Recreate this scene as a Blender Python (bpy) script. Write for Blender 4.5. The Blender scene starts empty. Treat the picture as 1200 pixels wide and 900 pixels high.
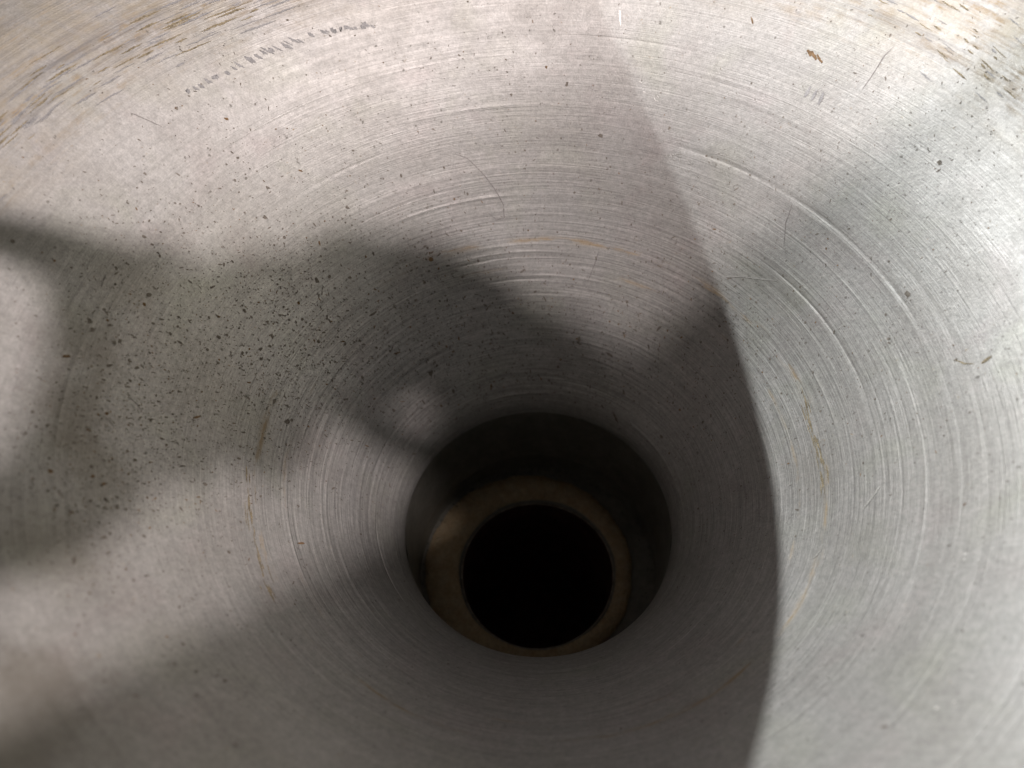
import bpy, bmesh, math, random
import numpy as np
from mathutils import Vector, Matrix

U = 0.06                       # metres per modelling unit (radius of the neck)
sc = bpy.context.scene
COL = sc.collection

# ------------------------------------------------------------------ camera
TH, CH, CB, CX0, ROLL, YAW = 0.61454385, 5.24583512, 2.48329858, -0.13560372, -0.03943898, -0.00653177
cam_d = bpy.data.cameras.new('camera')
cam = bpy.data.objects.new('camera', cam_d)
COL.objects.link(cam)
cam_d.sensor_width = 36.0
cam_d.lens = 36.0 * 902.0 / 1200.0
cam_d.clip_start = 0.005
cam_d.clip_end = 50
def yawv(v):                   # camera frame to world (yaw about z)
    c, s = math.cos(YAW), math.sin(YAW)
    return Vector((c*v[0] + s*v[1], -s*v[0] + c*v[1], v[2]))
FWD = yawv((0, math.sin(TH), -math.cos(TH)))
UPV = yawv((0, math.cos(TH), math.sin(TH)))
RGT = yawv((1, 0, 0))
cr, sr = math.cos(ROLL), math.sin(ROLL)
# image axes after the small roll
AX = RGT*cr + UPV*sr
AY = -RGT*sr + UPV*cr
CAM = Vector((CX0, -CB, CH))
M = Matrix((AX, AY, -FWD)).transposed().to_4x4()
M.translation = CAM*U
cam.matrix_world = M
cam_d.dof.use_dof = True
cam_d.dof.focus_distance = 5.0*U
cam_d.dof.aperture_fstop = 7.5
sc.camera = cam

# ------------------------------------------------------------------ world and exposure
w = bpy.data.worlds.new('World'); sc.world = w
w.use_nodes = True
w.node_tree.nodes['Background'].inputs[0].default_value = (1.0, 0.97, 0.88, 1)
w.node_tree.nodes['Background'].inputs[1].default_value = 0.018
sc.view_settings.view_transform = 'Standard'
sc.view_settings.look = 'None'
sc.view_settings.exposure = 0
sc.view_settings.gamma = 1
sc.render.engine = 'CYCLES'
sc.cycles.max_bounces = 5
sc.cycles.diffuse_bounces = 4
sc.cycles.glossy_bounces = 3

# ------------------------------------------------------------------ two lamps and an added fill (cool lamp's housing is built below)
NA, DA = Vector((0.819, -0.045, 0.572)), 1.659      # plane of the crisp shadow edge on the right
NB, DB = Vector((-0.578, 0.7417, 0.3404)), 0.5988      # plane of the soft shadow edge
LA = Vector((-5.0, 7.8, (DA + 0.819*5.0 + 0.045*7.8)/0.572))
LB = Vector((2.4, -2.5, (DB + 0.578*2.4 + 0.7417*2.5)/0.3404))
LC = Vector((8.8, 0.7, 5.3))
def light(name, p, watts, col, rad):
    d = bpy.data.lights.new(name, 'POINT'); d.energy = watts; d.color = col
    d.shadow_soft_size = rad*U
    o = bpy.data.objects.new(name, d); COL.objects.link(o); o.location = p*U
    return o
light('cool_lamp_light', LA, 28.5, (0.985, 1.0, 0.99), 0.012)
light('warm_lamp_light', LB, 15.5, (1.0, 0.89, 0.865), 0.17)
light('low_fill_light', LC, 2.9, (1.0, 0.93, 0.78), 0.7)  # fill light added to lift the left wall, no fitting of its own

# ------------------------------------------------------------------ bowl profile and projection
PR = [(1.0, 0), (1.02, .06), (1.1, .17), (1.4, .64), (1.75, 1.15), (2.1, 1.65), (2.5, 2.15), (3.0, 2.65), (3.5, 3.05), (4.0, 3.3), (4.5, 3.45)]
def catmull(P, n):
    P = [np.array(p, float) for p in P]
    P = [2*P[0]-P[1]] + P + [2*P[-1]-P[-2]]
    out = []
    for i in range(1, len(P)-2):
        for k in range(n):
            t = k/n
            out.append(0.5*((2*P[i]) + (-P[i-1]+P[i+1])*t + (2*P[i-1]-5*P[i]+4*P[i+1]-P[i+2])*t*t + (-P[i-1]+3*P[i]-3*P[i+1]+P[i+2])*t**3))
    out.append(P[-2])
    return np.array(out)
prof = catmull(PR[2:], 30)
# fillet at the neck mouth
a = np.linspace(0, 1, 20)
fil = np.stack([1.0*(1-a)**2 + 2*a*(1-a)*1.0 + a*a*1.1, -0.11*(1-a)**2 + 2*a*(1-a)*0.02 + a*a*0.17], 1)[:-1]
prof = np.concatenate([fil, prof])
seg = np.hypot(*np.diff(prof, axis=0).T)
S = np.concatenate([[0], np.cumsum(seg)])
STOT = S[-1]
def s_of_r(r): return float(np.interp(r, prof[:, 0], S))
tan = np.gradient(prof, S, axis=0)
rng = np.random.default_rng(7)

HH = None
def relief(th, s):
    """small real relief of the spun wall, in units: grooves, ridges and shallow dents"""
    h = np.zeros(np.broadcast(th, s).shape)
    def wob():                                        # slow random run along the circumference, 0 to 1
        v = 0*th
        for q in range(1, 9): v = v + rng.normal()*np.cos(q*th*rng.integers(1, 4)+rng.uniform(0, 6.28))/q**.4
        return np.clip(.5+.45*v, 0, 1.2)
    def arc(s0, am, wd, t0, sp):
        nonlocal h
        m = np.exp(-((np.angle(np.exp(1j*(th-t0))))/sp)**2)*wob()
        j0, j1 = np.searchsorted(s[0], [s0-4*wd, s0+4*wd])
        h[:, j0:j1] += am*m*np.exp(-((s[:, j0:j1]-s0)/wd)**2)
    for k in range(150):
        arc(rng.uniform(0.2, STOT), rng.normal()*0.0009, rng.uniform(.006, .02), rng.uniform(0, 6.283), rng.uniform(.3, 1.6))
    for k in range(130):                              # the closely ruled turning lines of the lower wall
        arc(s_of_r(rng.uniform(1.08, 1.68)), rng.normal()*.0020, rng.uniform(.006, .011), rng.uniform(1.2, 3.6), rng.uniform(.25, .8))
    for k in range(60):
        arc(s_of_r(rng.uniform(1.35, 2.1)), rng.normal()*.0007, rng.uniform(.005, .011), rng.uniform(-.7, 1.0), rng.uniform(.25, .8))
    # the prominent turned ridges
    for r0, am, wd, t0, sp in ((1.925, .0028, .009, .45, .5), (1.945, -.003, .008, .3, .7), (1.97, .002, .008, .2, .5), (1.93, .003, .010, 1.7, .4),
                               (1.60, .0016, .010, .25, .5), (2.30, .0015, .014, 1.7, .35),
                               (1.72, .0025, .012, 1.9, .6), (1.66, -.0025, .011, 2.0, .6), (1.69, .003, .008, 1.7, .4), (1.50, .0028, .012, 1.7, .6), (1.055, .005, .012, 1.9, 1.6), (1.12, -.004, .008, 1.9, 1.2),
                               (1.42, .0018, .010, 2.7, .5), (1.55, .0018, .009, 2.9, .5), (1.36, .0018, .009, 2.6, .5)):
        arc(s_of_r(r0), am, wd, t0, sp)
    # shallow waves from spinning and handling
    for k in range(16):
        kk = rng.integers(2, 7); ph = rng.uniform(0, 6.283); s0 = rng.uniform(.8, STOT); wd = rng.uniform(.25, .8)
        h = h + .0035*rng.normal()*np.cos(kk*th+ph)*np.exp(-((s-s0)/wd)**2)
    for k in range(8):
        s0 = rng.uniform(.5, STOT); wd = rng.uniform(.1, .25)
        h = h + .004*rng.normal()*np.exp(-((s-s0)/wd)**2)
    return h

def surf(th, s, off=0.0):
    r = np.interp(s, S, prof[:, 0]); z = np.interp(s, S, prof[:, 1])
    tr = np.interp(s, S, tan[:, 0]); tz = np.interp(s, S, tan[:, 1])
    n = np.hypot(tr, tz); nr, nz = -tz/n, tr/n
    if HH is not None:                                  # follow the real relief of the wall
        fi = (th/(2*np.pi) % 1.0)*HH.shape[0]; fj = s/STOT*(HH.shape[1]-1)
        i0 = int(fi) % HH.shape[0]; j0 = min(int(fj), HH.shape[1]-2); i1 = (i0+1) % HH.shape[0]
        off = off + max(HH[i0, j0], HH[i1, j0], HH[i0, j0+1], HH[i1, j0+1])
    r = r + nr*off; z = z + nz*off
    return np.stack([r*np.cos(th), r*np.sin(th), z + 0*th], -1)

def ray(px, py):
    a, b = px-600.0, py-450.0
    d = AX*(a/902.0) - AY*(b/902.0) + FWD
    return d.normalized()
def hit(px, py):
    """where the sight line through a photo pixel meets the wall: (theta, s, point)"""
    d = np.array(ray(px, py)); t = np.arange(1.5, 9.5, .004)
    P = np.array(CAM) + t[:, None]*d
    r = np.hypot(P[:, 0], P[:, 1]); z = np.interp(r, prof[:, 0], prof[:, 1])
    z = np.where(r < 1, -1.05, z)
    k = int(np.argmax(P[:, 2] < z)); p = P[k]
    return math.atan2(p[1], p[0]), float(np.interp(r[k], prof[:, 0], S)), p

# ------------------------------------------------------------------ helpers
def link(name, me, mat=None, parent=None, smooth=True):
    if mat: me.materials.append(mat)
    if smooth:
        me.polygons.foreach_set('use_smooth', [True]*len(me.polygons))
    o = bpy.data.objects.new(name, me); COL.objects.link(o)
    if parent: o.parent = parent
    return o
def frompy(name, V, F, mat=None, parent=None, smooth=True, scale=U):
    me = bpy.data.meshes.new(name)
    me.from_pydata([tuple(float(c)*scale for c in v) for v in V], [], F); me.update()
    return link(name, me, mat, parent, smooth)
def lathe(name, pts, n, mat, parent, closed=False, jit=None):
    V = []; F = []
    m = len(pts)
    for i in range(n):
        t = 2*math.pi*i/n
        for j, (r, z) in enumerate(pts):
            rr, zz = (r, z) if jit is None else jit(t, j, r, z)
            V.append((rr*math.cos(t), rr*math.sin(t), zz))
    for i in range(n):
        k = (i+1) % n
        for j in range(m if closed else m-1):
            l = (j+1) % m
            F.append((i*m+j, k*m+j, k*m+l, i*m+l))
    return frompy(name, V, F, mat, parent)
def empty(name, loc, label, cat, group=None):
    o = bpy.data.objects.new(name, None); COL.objects.link(o); o.location = Vector(loc)*U
    o['label'] = label; o['category'] = cat
    if group: o['group'] = group
    o.empty_display_size = .02
    return o

# ------------------------------------------------------------------ node helper
class NT:
    def __init__(s, name):
        s.m = bpy.data.materials.new(name); s.m.use_nodes = True
        s.t = s.m.node_tree; s.b = s.t.nodes['Principled BSDF']
    def n(s, typ, **kw):
        nd = s.t.nodes.new(typ)
        for k, v in kw.items():
            if k.startswith('_'): setattr(nd, k[1:], v)
        return nd
    def put(s, sock, v):
        if isinstance(v, bpy.types.NodeSocket): s.t.links.new(v, sock)
        elif v is not None: sock.default_value = v
    def math(s, op, a, b=None, c=None, clamp=False):
        nd = s.n('ShaderNodeMath', _operation=op, _use_clamp=clamp)
        s.put(nd.inputs[0], a); s.put(nd.inputs[1], b)
        if c is not None: s.put(nd.inputs[2], c)
        return nd.outputs[0]
    def noise(s, vec, scale, det=3, rough=.55, dist=0.0):
        nd = s.n('ShaderNodeTexNoise'); s.put(nd.inputs['Vector'], vec)
        nd.inputs['Scale'].default_value = scale; nd.inputs['Detail'].default_value = det
        nd.inputs['Roughness'].default_value = rough; nd.inputs['Distortion'].default_value = dist
        return nd.outputs['Fac']
    def mr(s, v, a, b, c=0.0, d=1.0, smooth=False):
        nd = s.n('ShaderNodeMapRange', _clamp=True)
        if smooth: nd.interpolation_type = 'SMOOTHSTEP'
        s.put(nd.inputs[0], v)
        for i, x in enumerate((a, b, c, d)): s.put(nd.inputs[i+1], x)
        return nd.outputs[0]
    def mix(s, f, a, b, mode='MIX'):
        nd = s.n('ShaderNodeMix', _data_type='RGBA', _blend_type=mode)
        s.put(nd.inputs[0], f)
        for sock, v in ((nd.inputs[6], a), (nd.inputs[7], b)):
            if isinstance(v, (tuple, list)): v = tuple(v)+(1,) if len(v) == 3 else v
            s.put(sock, v)
        return nd.outputs[2]
    def vec(s, x, y, z):
        nd = s.n('ShaderNodeCombineXYZ'); s.put(nd.inputs[0], x); s.put(nd.inputs[1], y); s.put(nd.inputs[2], z)
        return nd.outputs[0]

def metal_material():
    N = NT('worn_spun_aluminium')
    tc = N.n('ShaderNodeTexCoord')
    sep = N.n('ShaderNodeSeparateXYZ'); N.put(sep.inputs[0], tc.outputs['Object'])
    x = N.math('DIVIDE', sep.outputs[0], U); y = N.math('DIVIDE', sep.outputs[1], U); z = N.math('DIVIDE', sep.outputs[2], U)
    r = N.math('SQRT', N.math('ADD', N.math('MULTIPLY', x, x), N.math('MULTIPLY', y, y)))
    nx = N.math('DIVIDE', x, r); ny = N.math('DIVIDE', y, r)
    uv = N.n('ShaderNodeSeparateXYZ'); N.put(uv.inputs[0], tc.outputs['UV'])
    s = uv.outputs[1]
    P = N.vec(x, y, z)
    def ringvec(k, m): return N.vec(N.math('MULTIPLY', nx, k), N.math('MULTIPLY', ny, k), N.math('MULTIPLY', s, m))
    cloud = N.noise(P, 1.3, 4, .6, .4)
    cloud2 = N.noise(P, 4.5, 4, .65, .3)
    grain = N.noise(P, 85, 2, .7)
    grain2 = N.noise(P, 28, 3, .65)
    fine = N.noise(ringvec(3.0, 55), 1.0, 3, .7)
    broad = N.noise(ringvec(1.6, 9), 1.0, 3, .6)
    hair = N.noise(ringvec(7.0, 150), 1.0, 2, .7)
    # vertical brushing from handling, faint
    th = N.math('ARCTAN2', y, x)
    brush = N.noise(N.vec(N.math('MULTIPLY', nx, 70), N.math('MULTIPLY', ny, 70), N.math('MULTIPLY', s, 7)), 1.0, 2, .6)
    base = N.mix(N.mr(cloud, .3, .7), (.43, .418, .402), (.505, .50, .49))
    base = N.mix(N.mr(cloud2, .35, .75, 0, .3), base, (.41, .395, .375))
    v = N.math('MULTIPLY', N.mr(fine, .25, .75, .93, 1.05), N.mr(grain, .25, .75, .84, 1.13))
    v = N.math('MULTIPLY', v, N.mr(grain2, .3, .7, .86, 1.12))
    v = N.math('MULTIPLY', v, N.mr(broad, .25, .75, .94, 1.05))
    v = N.math('MULTIPLY', v, N.mr(hair, .3, .7, .95, 1.04))
    ruled = N.noise(ringvec(2.2, 95), 1.0, 2, .8)
    low = N.mr(s, s_of_r(2.3), s_of_r(1.6), 0.15, 1, True)
    rv = N.math('MULTIPLY', N.math('SUBTRACT', ruled, .5), N.math('MULTIPLY', low, 1.15))
    v = N.math('MULTIPLY', v, N.math('ADD', 1.0, rv))
    v = N.math('MULTIPLY', v, N.mr(brush, .25, .75, .99, 1.01))
    base = N.mix(1.0, base, N.vec(v, v, v), 'MULTIPLY')
    # purple-green oxide tints
    tint = N.noise(P, 2.2, 2, .5, .6)
    base = N.mix(N.mr(tint, .55, .75, 0, .35), base, N.mix(1, base, (.93, .98, .86), 'MULTIPLY'))
    base = N.mix(N.mr(tint, .45, .25, 0, .5), base, N.mix(1, base, (1.0, .93, .95), 'MULTIPLY'))
    # brown deposit in bands along the spinning lines
    def band(s0, wd):
        return N.math('POWER', 2.718, N.math('MULTIPLY', N.math('POWER', N.math('ABSOLUTE', N.math('DIVIDE', N.math('SUBTRACT', s, s0), wd)), 2.0), -1.0))
    bn = N.noise(ringvec(5, 14), 1.0, 4, .7)
    rust = N.math('MULTIPLY', band(s_of_r(1.74), .022), N.mr(bn, .50, .64, 0, .75))
    rust = N.math('MAXIMUM', rust, N.math('MULTIPLY', band(s_of_r(1.62), .014), N.mr(bn, .54, .66, 0, .5)))
    # the outer band, strongest towards the far corners
    on = N.noise(ringvec(4, 26), 1.0, 5, .75)
    on2 = N.noise(P, 9, 4, .7)
    outer = N.mr(s, s_of_r(2.75), s_of_r(3.1), 0, 1, True)
    rust = N.math('MAXIMUM', rust, N.math('MULTIPLY', outer, N.math('MULTIPLY', N.mr(on, .47, .62, 0, .9), N.mr(on2, .42, .62, 0.1, 1))))
    spk = N.noise(P, 30, 3, .7)
    spn = N.noise(P, 2.0, 2, .5)
    rust = N.math('MAXIMUM', rust, N.math('MULTIPLY', N.mr(spk, .68, .74, 0, .7), N.mr(spn, .4, .6, .2, 1)))
    base = N.mix(rust, base, (.36, .25, .12))
    och = N.math('MULTIPLY', N.mr(s, s_of_r(2.65), s_of_r(3.3), 0, 1, True), N.mr(N.noise(P, 3.2, 4, .7, .5), .42, .64, .12, .75))
    base = N.mix(och, base, (.41, .37, .29))
    greyf = N.math('MULTIPLY', outer, N.mr(N.noise(ringvec(2.5, 18), 1.0, 4, .7), .5, .7, 0, .6))
    base = N.mix(greyf, base, (.16, .155, .16))
    # smoky stains
    for px, py, rad, amt in ((100, 400, .22, .5), (88, 480, .20, .55), (105, 545, .22, .5), (70, 640, .26, .4), (150, 330, .2, .3), (60, 790, .2, .35), (10, 850, .35, .6), (240, 450, .5, .25),
                             (960, 560, .2, .15), (1000, 760, .3, .12), (1090, 880, .3, .15)):
        c_ = hit(px, py)[2]
        dn = N.n('ShaderNodeVectorMath', _operation='DISTANCE'); N.put(dn.inputs[0], P); dn.inputs[1].default_value = tuple(float(q) for q in c_)
        dd = N.math('ADD', dn.outputs['Value'], N.math('MULTIPLY', N.math('SUBTRACT', cloud2, .5), rad*2.2))
        base = N.mix(N.mr(dd, rad*1.5, rad*.2, 0, amt, True), base, (.235, .215, .18))
    # dark pitting, denser on the far left of the wall
    vo = N.n('ShaderNodeTexVoronoi'); N.put(vo.inputs['Vector'], N.vec(x, y, z)); vo.inputs['Scale'].default_value = 17
    cs = N.n('ShaderNodeSeparateColor'); N.put(cs.inputs[0], vo.outputs['Color'])
    rad = N.math('MULTIPLY', N.mr(cs.outputs[0], .35, 1.0, .0, .20), N.mr(N.noise(P, 60, 2), .35, .65, .35, 1.3))
    pit = N.math('SUBTRACT', rad, vo.outputs['Distance'])
    pit = N.mr(pit, 0.0, .05, 0, .65)
    base = N.mix(pit, base, (.13, .12, .10))
    # soil that has run down to the throat
    soil = N.math('MULTIPLY', N.mr(s, s_of_r(1.35), s_of_r(1.02), 0, .25, True), N.mr(N.noise(ringvec(2, 10), 1, 3), .3, .7, .6, 1))
    base = N.mix(soil, base, (.20, .185, .16))
    N.put(N.b.inputs['Base Color'], base)
    met = N.math('SUBTRACT', .52, N.math('MULTIPLY', N.math('MAXIMUM', rust, pit), .7))
    N.put(N.b.inputs['Metallic'], met)
    ro = N.mr(N.math('ADD', N.math('MULTIPLY', fine, .6), N.math('MULTIPLY', cloud2, .4)), .3, .7, .46, .64)
    ro = N.math('ADD', ro, N.math('MULTIPLY', rust, .25), clamp=True)
    N.put(N.b.inputs['Roughness'], ro)
    N.b.inputs['Anisotropic'].default_value = .3
    tg = N.n('ShaderNodeTangent', _direction_type='RADIAL', _axis='Z')
    N.put(N.b.inputs['Tangent'], tg.outputs[0])
    b2 = N.n('ShaderNodeBump'); b2.inputs['Strength'].default_value = .15; b2.inputs['Distance'].default_value = .010*U
    N.put(b2.inputs['Height'], N.math('ADD', N.math('ADD', fine, grain), N.math('ADD', hair, N.math('MULTIPLY', rv, 4.0))))
    N.put(N.b.inputs['Normal'], b2.outputs[0])
    return N.m

def simple(name, col, rough=.6, metal=0.0, var=.25, scale=12, bump=.3, col2=None):
    N = NT(name)
    tc = N.n('ShaderNodeTexCoord')
    mp = N.n('ShaderNodeMapping'); N.put(mp.inputs[0], tc.outputs['Object']); mp.inputs['Scale'].default_value = (1/U,)*3
    a = N.noise(mp.outputs[0], scale, 5, .7); b = N.noise(mp.outputs[0], scale*5, 3, .7)
    c2 = col2 or tuple(c*(1-var*1.6) for c in col)
    c = N.mix(N.mr(a, .35, .65), col, c2)
    v = N.mr(b, .25, .75, 1-var, 1+var)
    c = N.mix(1, c, N.vec(v, v, v), 'MULTIPLY')
    N.put(N.b.inputs['Base Color'], c)
    N.b.inputs['Roughness'].default_value = rough; N.b.inputs['Metallic'].default_value = metal
    bp = N.n('ShaderNodeBump'); bp.inputs['Strength'].default_value = bump; bp.inputs['Distance'].default_value = .02*U
    N.put(bp.inputs['Height'], N.math('ADD', a, b)); N.put(N.b.inputs['Normal'], bp.outputs[0])
    return N.m

M_AL = metal_material()
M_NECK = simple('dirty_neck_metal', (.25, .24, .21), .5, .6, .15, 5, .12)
M_TAN = simple('brown_gasket', (.46, .37, .24), .85, 0, .25, 9, .6, (.40, .29, .17))
M_DARK = simple('black_residue', (.02, .017, .015), .8, 0, .3, 10, .8)
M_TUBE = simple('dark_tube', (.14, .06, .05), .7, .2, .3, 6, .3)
M_EDGE = simple('hole_edge_metal', (.45, .40, .34), .4, .8, .3, 12, .4)
M_PIT = simple('dark_pit', (.27, .24, .205), .7, .2, .3, 40, .2)
M_SCR = simple('dark_scratch', (.33, .31, .30), .6, .3, .3, 40, .2)
M_BRI = simple('bright_scratch', (.80, .79, .76), .35, .7, .15, 40, .2)
M_RUST = simple('rust_stain', (.30, .19, .10), .85, 0, .35, 25, .3)
M_BAND = simple('yellow_brown_deposit', (.43, .36, .24), .75, .2, .35, 25, .3)
M_GREY = simple('grey_smear', (.38, .375, .38), .6, .3, .2, 25, .2)
M_BLACK = simple('black_plastic', (.03, .03, .032), .5, 0, .15, 20, .1)
M_SKIN = simple('skin', (.50, .30, .21), .5, 0, .08, 10, .2)
M_WOOD = simple('bench_wood', (.25, .17, .10), .6, 0, .2, 1.5, .3)

# ------------------------------------------------------------------ setting
bench = lathe('bench_top', [(0.001, -3.4), (40, -3.4), (40, -4.0), (0.001, -4.0)], 64, M_WOOD, None)
bench['kind'] = 'structure'

# ------------------------------------------------------------------ the funnel
fun = empty('metal_funnel', (0, 0, -3.395),
            'large spun aluminium funnel with scratched, pitted wall and dark round throat, seen from inside', 'funnel')
def attach(o):
    o.parent = fun; o.location = (0, 0, 3.395*U); return o

# wall: dense grid with real relief
NT_, NS_ = 900, 1000
th = np.linspace(0, 2*np.pi, NT_, endpoint=False)[:, None]
ss = np.linspace(0, STOT, NS_)[None, :]
hh = relief(th, ss) * np.clip(ss/.25, 0, 1)
r = np.interp(ss, S, prof[:, 0]) + 0*th; z = np.interp(ss, S, prof[:, 1]) + 0*th
tr = np.interp(ss, S, tan[:, 0]); tz = np.interp(ss, S, tan[:, 1]); nn = np.hypot(tr, tz)
r = r - tz/nn*hh; z = z + tr/nn*hh
V = np.stack([r*np.cos(th), r*np.sin(th), z], -1).reshape(-1, 3)
i = np.arange(NT_)[:, None]; j = np.arange(NS_-1)[None, :]; k = (i+1) % NT_
Q = np.stack([i*NS_+j, k*NS_+j, k*NS_+j+1, i*NS_+j+1], -1).reshape(-1, 4)
me = bpy.data.meshes.new('wall')
me.vertices.add(len(V)); me.vertices.foreach_set('co', (V*U).ravel())
me.loops.add(Q.size); me.loops.foreach_set('vertex_index', Q.ravel().astype(np.int32))
me.polygons.add(len(Q)); me.polygons.foreach_set('loop_start', np.arange(0, Q.size, 4, dtype=np.int32))
me.polygons.foreach_set('loop_total', np.full(len(Q), 4, np.int32))
me.update(calc_edges=True)
uvl = me.uv_layers.new(name='UVMap')
vs = np.broadcast_to(ss, (NT_, NS_)).reshape(-1)[Q.ravel()]
vu = np.broadcast_to(th, (NT_, NS_)).reshape(-1)[Q.ravel()]/(2*np.pi)
uvl.data.foreach_set('uv', np.stack([vu, vs], -1).ravel().astype(np.float32))
attach(link('wall', me, M_AL))
# outer skin and rolled rim, so the funnel has thickness from any side
n_out = [(1.07, -.2), (1.09, 0.02), (1.17, .12)] + [(p[0]+.06, p[1]-.05) for p in PR[3:]]
attach(lathe('outer_skin', n_out, 160, M_AL, None))
attach(lathe('rolled_rim', [(4.53+.075*math.cos(q), 3.42+.075*math.sin(q)) for q in np.linspace(0, 2*math.pi, 17)[:-1]], 200, M_AL, None, closed=True))

# neck
def jn(t, j, r, z):
    return r + .004*math.sin(5*t+j) + .003*math.sin(11*t+2*j), z
neckp = [(1.0, -.105), (1.004, -.14), (1.003, -.25), (1.0, -.5), (.998, -.70), (.985, -.78), (.985, -.82), (1.0, -.86), (1.005, -1.0), (.995, -1.05), (.995, -1.06)]
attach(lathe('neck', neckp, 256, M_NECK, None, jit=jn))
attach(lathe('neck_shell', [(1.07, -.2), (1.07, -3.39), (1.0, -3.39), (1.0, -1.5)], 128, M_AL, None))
# ledge at the bottom of the neck with the hole
attach(lathe('ledge', [(1.02, -1.052), (.90, -1.05), (.70, -1.05), (.668, -1.055), (.655, -1.075), (.652, -1.16)], 256, M_NECK, None))
attach(lathe('hole_edge', [(.650+.009*math.cos(q), -1.085+.009*math.sin(q)) for q in np.linspace(0, 2*math.pi, 9)[:-1]], 256, M_EDGE, None, closed=True,
             jit=lambda t, j, r, z: (r+.004*math.sin(3*t+1), z)))
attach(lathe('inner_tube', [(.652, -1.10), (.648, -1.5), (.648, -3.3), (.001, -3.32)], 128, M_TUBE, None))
# tan gasket, lying a little off centre on the ledge, with a ragged edge
random.seed(3)
n = 300; Vg = []; Fg = []
w1 = [random.uniform(-1, 1) for _ in range(n)]
for q in range(n):
    t = 2*math.pi*q/n
    rag = .005*math.sin(9*t)+.004*math.sin(23*t+1)+.004*w1[q] + 0
    ro = .885 + rag; cxo = -.075
    ox, oy = cxo+ro*math.cos(t), .03+ro*math.sin(t)
    d = math.hypot(ox, oy)
    if d > .985: ox *= .985/d; oy *= .985/d
    ri = .668 + .003*math.sin(7*t)+.002*w1[(q*7) % n]
    ix, iy = ri*math.cos(t), ri*math.sin(t)
    for f_, hz in ((0, -1.048), (0.03, -1.018), (.5, -1.012+.004*w1[(q*3) % n]), (.95, -1.02), (1, -1.048)):
        Vg.append((ix+(ox-ix)*f_, iy+(oy-iy)*f_, hz))
for q in range(n):
    k2 = (q+1) % n
    for j2 in range(4): Fg.append((q*5+j2, q*5+j2+1, k2*5+j2+1, k2*5+j2))
attach(frompy('gasket', Vg, Fg, M_TAN))
# black crumbs of sealant where ledge meets neck
Vc = []; Fc = []
for q in range(260):
    t = random.gauss(1.75, .9); rr = random.uniform(.90, .985); sz = random.uniform(.004, .011)
    c0 = Vector((rr*math.cos(t), rr*math.sin(t), -1.035+random.uniform(0, .03)))
    b0 = len(Vc)
    for (dx, dy, dz) in ((1, 0, 0), (-.5, .8, 0), (-.6, -.7, 0), (0.1, 0, 1), (0, .1, -1)):
        Vc.append(c0+Vector((dx, dy, dz))*sz*random.uniform(.6, 1.2))
    for f3 in ((0, 1, 3), (1, 2, 3), (2, 0, 3), (1, 0, 4), (2, 1, 4), (0, 2, 4)): Fc.append(tuple(b0+v for v in f3))
o = attach(frompy('sealant_crumbs', Vc, Fc, M_DARK, smooth=False)); o['kind'] = 'stuff'

# ------------------------------------------------------------------ marks on the wall
OFF = .0016
HH = hh
def ribbon(V, F, pts, w0, w1, jit=.3, off=None):
    """pts: photo pixels; a thin ribbon that hugs the wall"""
    H = [hit(*p) for p in pts]
    if off is None: off = OFF + random.uniform(-.0007, .0012)
    T = np.unwrap([h[0] for h in H]); SS = np.array([h[1] for h in H])
    u = np.linspace(0, len(pts)-1, (len(pts)-1)*6+1)
    idx = np.arange(len(pts))
    t = np.interp(u, idx, T); s_ = np.interp(u, idx, SS)
    rr = np.interp(s_, S, prof[:, 0])
    a = np.gradient(t)*rr; b = np.gradient(s_); L = np.hypot(a, b)+1e-9
    m = len(u); base = len(V)
    for q in range(m):
        f = q/(m-1); wd = (w0+(w1-w0)*math.sin(math.pi*f))*random.uniform(1-jit, 1+jit)/2
        na, nb = -b[q]/L[q]*wd, a[q]/L[q]*wd
        jx = random.uniform(-1, 1)*wd*.5
        for sg in (-1, 1):
            V.append(surf(t[q]+(sg*na)/rr[q], s_[q]+sg*nb+jx, off))
        if q: F.append((base+2*q-2, base+2*q-1, base+2*q+1, base+2*q))
def strokes(name, mat, items, label=None):
    V = []; F = []
    for pts, w0, w1 in items: ribbon(V, F, pts, w0, w1)
    o = attach(frompy(name, V, F, mat))
    if label: o['label'] = label
    return o
# dark hair-fine scratches
for pts in ([(533, 180), (548, 186), (565, 203), (580, 222), (590, 240), (591, 256), (582, 258), (572, 250)],
            [(1047, 55), (1036, 66), (1022, 88), (1010, 105)], [(153, 133), (165, 138), (190, 149)], [(918, 290), (920, 262), (928, 240)],
            [(150, 465), (160, 474), (168, 485)], [(120, 488), (128, 494), (134, 502)], [(118, 338), (124, 322)],
            [(688, 332), (697, 310), (702, 294)]):
    strokes('scratch', M_SCR, [(pts, .002, .0065)])
for pts in ([(850, 325), (870, 324), (890, 327), (910, 329)], [(1011, 598), (1022, 583), (1032, 570)], [(957, 470), (940, 500)][:0],
            [(900, 345), (920, 365), (938, 388)], [(726, 12), (727, 30)], [(952, 655), (962, 645)]):
    if pts: strokes('bright_scratch', M_BRI, [(pts, .006, .012)])
# little bright scuffs beside the shadow edge
random.seed(21)
sc_ = []
for cx_, cy_, n_ in ((795, 180, 14), (850, 190, 12), (815, 215, 8), (765, 110, 6), (500, 470, 0)):
    for q in range(n_):
        px, py = random.gauss(cx_, 14), random.gauss(cy_, 9); a_ = random.gauss(.6, .5); L = random.uniform(3, 9)
        sc_.append(([(px, py), (px+L*math.cos(a_), py+L*math.sin(a_))], .001, .006))
strokes('scuff', M_BRI, sc_, 'patch of tiny bright scuffs')['kind'] = 'stuff'
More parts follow.
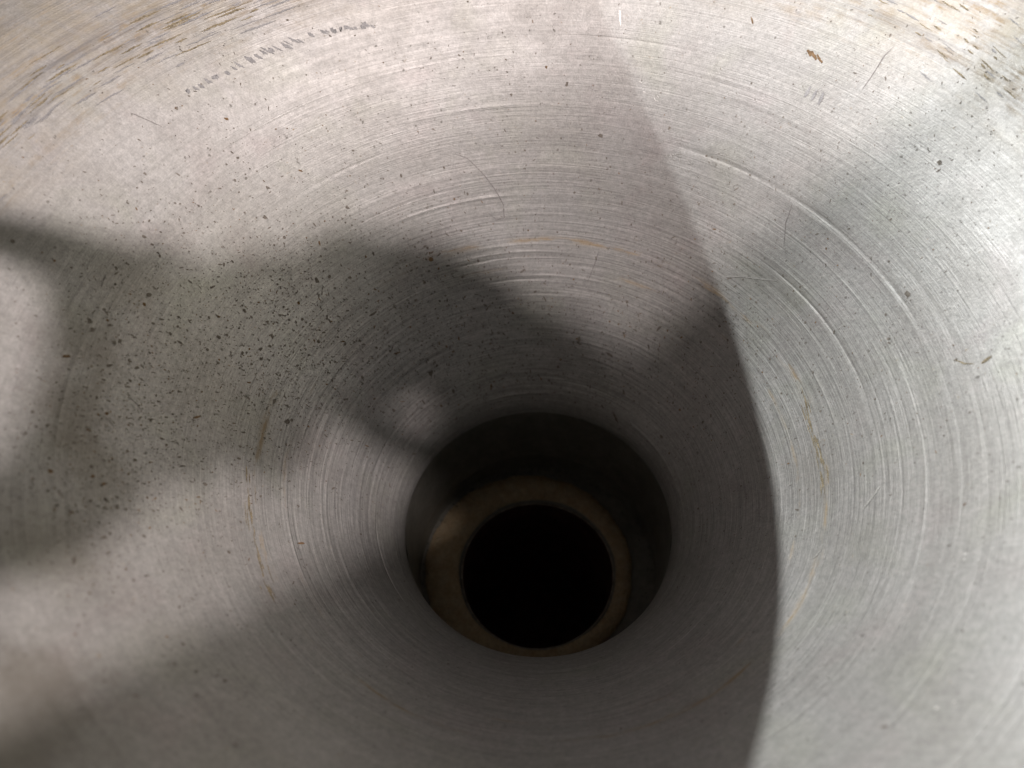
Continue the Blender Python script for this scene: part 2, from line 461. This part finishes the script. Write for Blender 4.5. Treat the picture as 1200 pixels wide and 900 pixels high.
# chattered grey smear of the tool, upper left
sm = []
for q in range(34):
    f = q/33 + random.uniform(-.012, .012); px = 222+f*215; py = 108-math.sin(f*1.5)*78 + random.uniform(-2, 2)
    if random.random() < .15: continue
    L = random.uniform(3, 9)*(1.3 if .25 < f < .6 else .8)
    sm.append(([(px-L*.7, py-L*.45), (px, py), (px+L*.8, py+L*.3)], .002, random.uniform(.008, .03)))
strokes('grey_smear', M_GREY, sm, 'broken grey tool smear')
strokes('rust_mark', M_RUST, [([(946, 58), (950, 66)], .01, .02), ([(951, 60), (956, 70)], .01, .02), ([(957, 64), (963, 74)], .008, .016)], 'small rusty tick marks')
strokes('tick_mark', M_GREY, [([(950, 101), (943, 113)], .01, .02), ([(957, 105), (951, 117)], .01, .02), ([(965, 108), (959, 122)], .01, .022)], 'three grey tick marks')
strokes('rust_mark', M_BAND, [([(1118, 422), (1130, 427), (1142, 427)], .002, .008), ([(1150, 427), (1163, 418)], .004, .016)], 'faint curved brown drip stain')
random.seed(5)
def broken(path, n, sp, w0, w1):
    out = []
    for q in range(n):
        f0 = random.uniform(0, .9); f1 = min(1, f0+random.uniform(.03, .16))
        out.append((arcpath(path, random.gauss(0, sp), f0, f1), w0, random.uniform(w0, w1)))
    return out
# brown and grey deposit drawn out along the outer band
def arcpath(pts, off, f0, f1, n=7):
    a = np.array(pts, float); L = np.concatenate([[0], np.cumsum(np.hypot(*np.diff(a, axis=0).T))]); L /= L[-1]
    u = np.linspace(f0, f1, n); x = np.interp(u, L, a[:, 0]); y = np.interp(u, L, a[:, 1])
    dx, dy = np.gradient(x), np.gradient(y); q = np.hypot(dx, dy)
    return [(float(x[k]+dy[k]/q[k]*off), float(y[k]-dx[k]/q[k]*off)) for k in range(n)]
strokes('rust_streak', M_BAND, broken([(290, 545), (291, 575), (293, 610), (299, 645), (310, 680), (325, 708)], 26, 3.5, .003, .012), 'broken brown deposit line left of the throat')['kind'] = 'stuff'
strokes('rust_streak', M_BAND, broken([(936, 445), (947, 485), (957, 520), (964, 555), (966, 580)], 40, 2.4, .002, .014), 'broken brown streak right of the shadow edge')['kind'] = 'stuff'
PL = [(-40, 200), (0, 165), (60, 112), (120, 76), (180, 45), (250, 15), (340, -18)]
random.seed(11)
items = {'rust': [], 'grey': []}
for q in range(110):
    f0 = random.uniform(0, .92); f1 = f0 + random.uniform(.02, .12)
    items['rust' if random.random() < .5 else 'grey'].append((arcpath(PL, random.gauss(2, 20), f0, min(f1, 1)), .001, random.uniform(.004, .014)))
PRT = [(1010, -10), (1060, 12), (1105, 40), (1150, 78), (1205, 130)]
for q in range(50):
    f0 = random.uniform(0, .9); f1 = f0 + random.uniform(.02, .09)
    items['rust' if random.random() < .7 else 'grey'].append((arcpath(PRT, random.gauss(14, 24), f0, min(f1, 1)), .001, random.uniform(.003, .010)))
strokes('outer_band_rust', M_BAND, items['rust'], 'drawn out yellow brown deposit near the rim')['kind'] = 'stuff'
strokes('outer_band_smear', M_GREY, items['grey'], 'drawn out grey smears near the rim')['kind'] = 'stuff'

# pits and flecks: irregular flat chips of oxide spread over the wall
def fleck(V, F, t, s_, size, el, ang, off=OFF):
    rr = float(np.interp(s_, S, prof[:, 0])); n_ = random.choice((5, 6, 7)); base = len(V)
    ca, sa = math.cos(ang), math.sin(ang)
    pts = []
    for q in range(n_):
        f = 2*math.pi*q/n_; R = size*random.uniform(.45, 1.25)
        u_, v_ = R*math.cos(f)*el, R*math.sin(f)/el
        pts.append((u_*ca-v_*sa, u_*sa+v_*ca))
    for u_, v_ in pts: V.append(surf(t+u_/rr, s_+v_, off))
    F.append(tuple(range(base, base+n_)))
clusters = [(190, 440, 75, 120, 1700, 1.15), (330, 430, 60, 90, 1400, 1.0), (90, 560, 40, 90, 500, 1.25), (430, 380, 100, 80, 1500, 1.0), (150, 560, 80, 70, 200, 1.2), (520, 170, 190, 100, 800, .85),
            (980, 360, 130, 170, 900, .85), (1080, 180, 100, 110, 420, .65), (640, 420, 160, 70, 2000, 1.05), (830, 500, 45, 130, 700, .9), (520, 420, 120, 80, 1000, 1.0), (250, 730, 90, 80, 120, 1.3), (600, 430, 420, 320, 1500, .7)]
V = []; F = []; RV = []; RF = []
for cx_, cy_, sx_, sy_, cnt, k_ in clusters:
    for q in range(int(cnt*1.6)):
        px, py = random.gauss(cx_, sx_), random.gauss(cy_, sy_)
        if not (-60 < px < 1260 and -60 < py < 960): continue
        t_, s_, p_ = hit(px, py)
        if p_[2] < 0: continue
        dist = (Vector(p_)-CAM).length
        size = k_*random.lognormvariate(-.8, .55)*1.15*dist/902
        if size*902/dist > 4.5: size *= .5
        tgt = (RV, RF) if random.random() < .12 else (V, F)
        fleck(*tgt, t_, s_, size, random.choice((1, 1.2, 1.5, 1.9)), random.gauss(1.2, .7))
o = attach(frompy('pitting', V, F, M_PIT, smooth=False)); o['kind'] = 'stuff'
o = attach(frompy('rust_specks', RV, RF, M_RUST, smooth=False)); o['kind'] = 'stuff'
# the large single marks
V = []; F = []
for px, py, sz in ((1101, 191, 5), (284, 414, 4), (306, 409, 4), (306, 421, 4), (290, 414, 3), (108, 387, 4), (140, 401, 5), (134, 402, 4), (160, 432, 4), (257, 395, 4),
                   (210, 536, 3), (106, 588, 4), (124, 586, 4), (137, 595, 4), (148, 598, 3), (107, 548, 3.5), (176, 493, 3), (205, 778, 4), (264, 798, 5), (231, 787, 3.5), (276, 873, 4), (1121, 422, 3.5),
                   (1038, 369, 2.5), (953, 437, 3), (812, 310, 0)):
    if not sz: continue
    t_, s_, p_ = hit(px, py)
    fleck(V, F, t_, s_, sz*.62*(Vector(p_)-CAM).length/902, 1.15, random.uniform(0, 3), OFF+.001)
attach(frompy('dark_blemishes', V, F, M_PIT, smooth=False))['kind'] = 'stuff'
V = []; F = []
for px, py, sz in ((1097, 831, 3.5), (1119, 823, 2.5), (1130, 656, 2.6), (970, 793, 1.8), (930, 791, 1.6), (1131, 650, 1.8), (478, 488, 1.5), (926, 568, 2)):
    t_, s_, p_ = hit(px, py)
    fleck(V, F, t_, s_, sz*(Vector(p_)-CAM).length/902, 1.2, random.uniform(0, 3), OFF+.001)
attach(frompy('bright_chips', V, F, M_BRI, smooth=False))['kind'] = 'stuff'

# ------------------------------------------------------------------ unseen hand, added slab and added lamp hood that shade the funnel
def slab(name, c, ex, ey, ez, hx, hy, hz, mat, parent=None, bev=.03):
    """bevelled box with half sizes along the unit axes ex, ey, ez"""
    bm = bmesh.new(); bmesh.ops.create_cube(bm, size=2)
    for v in bm.verts:
        p = c + ex*(v.co.x*hx) + ey*(v.co.y*hy) + ez*(v.co.z*hz); v.co = p*U
    bmesh.ops.bevel(bm, geom=bm.edges[:], offset=min(bev, hz*.6)*U, segments=2, affect='EDGES')
    bmesh.ops.recalc_face_normals(bm, faces=bm.faces[:])
    me = bpy.data.meshes.new(name); bm.to_mesh(me); bm.free()
    return link(name, me, mat, parent, smooth=False)
def child(o, root):
    o.parent = root; o.matrix_parent_inverse = Matrix.Translation(root.location).inverted(); return o

# unseen slab added over the funnel: its upper edge throws the soft straight shadow
NBn = NB.normalized()
tn = -FWD                                              # the way it faces
pc = CAM - FWD*0.55
edge = tn.cross(NBn).normalized()
if edge.x < 0: edge = -edge
inn = edge.cross(tn).normalized()
if inn.dot(NBn) > 0: inn = -inn                         # from the edge into the slab
# slide along inn until the edge lies in the shadow plane
tt = (DB - NB.dot(pc))/NB.dot(inn)
pe = pc + inn*tt
TW, THh = 3.2, 2.0
tc_ = pe + inn*(THh+.05) + edge*1.0
slab_root = empty('added_slab', tc_, 'unseen black slab added over the funnel mouth to cast a shadow', 'added_slab')
child(slab('added_slab_body', tc_, edge, inn, tn, TW, THh, .045, M_BLACK), slab_root)

# hand of the photographer between the warm lamp and the wall
def toward(px, py, zz):
    p = Vector(hit(px, py)[2]); t = (zz-p.z)/(LB.z-p.z); return p.lerp(LB, t), (1-t)
def limb(chain, zz=6.0):
    out = []
    for px, py, rp in chain:
        p, f = toward(px, py, zz)
        d = (Vector(hit(px, py)[2])-CAM).length
        out.append((p, max(.03, rp*d/902*f)))
    return out
chains = [
    [(-420, 620, 150), (-220, 620, 110), (0, 640, 50), (100, 572, 66), (190, 462, 122), (300, 392, 92), (420, 375, 92)],   # forearm, wrist, palm
    [(420, 375, 92), (545, 392, 76), (650, 440, 70), (740, 500, 60), (780, 580, 60), (700, 680, 50)],         # index finger
    [(420, 375, 92), (505, 408, 46), (562, 476, 54), (575, 570, 75), (620, 650, 50)],                         # middle finger, bent in
    [(420, 375, 92), (425, 315, 46), (505, 322, 48), (610, 375, 40)],                                          # ring finger behind
    [(190, 462, 122), (330, 430, 48), (385, 452, 42), (425, 488, 34), (466, 519, 25), (520, 538, 34), (575, 575, 42)],         # thumb
    [(100, 572, 66), (108, 480, 50), (112, 390, 55), (170, 350, 60)],                                              # heel of the hand
    [(-60, 262, 28), (60, 292, 34), (170, 350, 60), (300, 392, 92)],                                           # little finger
]
Vs = []; Es = []; Rs = []; key = {}
def vid(p, r, k):
    if k in key: return key[k]
    key[k] = len(Vs); Vs.append(p*U); Rs.append(r*U); return key[k]
for ch in chains:
    pts = limb(ch); prev = None
    for (p, r), k in zip(pts, ch):
        kk = (k[0], k[1]); v = vid(p, r, kk)
        if prev is not None and (prev, v) not in Es: Es.append((prev, v))
        prev = v
me = bpy.data.meshes.new('photographer_hand'); me.from_pydata([tuple(v) for v in Vs], Es, []); me.update()
hand = link('hand', me, M_SKIN, None, False)
hand['label'] = 'hand of the person taking the picture, fingers curled'; hand['category'] = 'hand'
mo = hand.modifiers.new('skin', 'SKIN'); mo.use_smooth_shade = True
for v, rr in zip(me.skin_vertices[0].data, Rs): v.radius = (rr, rr)
me.skin_vertices[0].data[key[(190, 462)]].use_root = True
hand.modifiers.new('sub', 'SUBSURF').levels = 1
hand.modifiers['sub'].render_levels = 2

# housing added round the cool lamp: hood whose straight lip cuts the light
def lamp(name, L, aim, lipn, lipdist, label):
    root = empty(name, L, label, 'lamp', 'added housing of the cool lamp')
    d = (aim-L).normalized()
    n_ = (lipn - d*lipn.dot(d)).normalized()            # towards the lit side
    e_ = d.cross(n_).normalized()
    V = []; F = []; m = 24
    for (rr, dd) in ((.10, -.5), (.45, -.45), (.55, -.1), (.60, .5), (.56, .5), (.50, -.05), (.10, -.35)):
        for q in range(m):
            a_ = 2*math.pi*q/m; V.append(L + d*dd + (n_*math.cos(a_)+e_*math.sin(a_))*rr)
    for j_ in range(6):
        for q in range(m): F.append((j_*m+q, j_*m+(q+1) % m, (j_+1)*m+(q+1) % m, (j_+1)*m+q))
    child(frompy('added_lamp_housing', V, F, M_BLACK), root)
    return root, d, n_, e_
rootA, dA, nA_, eA_ = lamp('added_lamp_hood', LA, Vector((2.0, 0, 1.5)), NA, 2.6, 'unseen black lamp housing with flat plate added to cut the light, left of the funnel')
# added plate on the dark side, its front lip exactly in the shadow plane
NAn = NA.normalized()
dP = (dA - NAn*dA.dot(NAn)).normalized()                 # direction inside the shadow plane
lipc = LA + dP*3.0
eP = NAn.cross(dP).normalized()
out_ = (-NAn*1.0 - dP*0.15).normalized()
child(slab('added_cutoff_plate', lipc + out_*2.6, out_, eP, out_.cross(eP).normalized(), 2.6, 3.2, .03, M_BLACK, bev=.004), rootA)
child(slab('added_cutoff_arm', LA + dP*1.5 - NAn*.62, dP, eP, NAn, 1.5, .08, .03, M_BLACK), rootA)
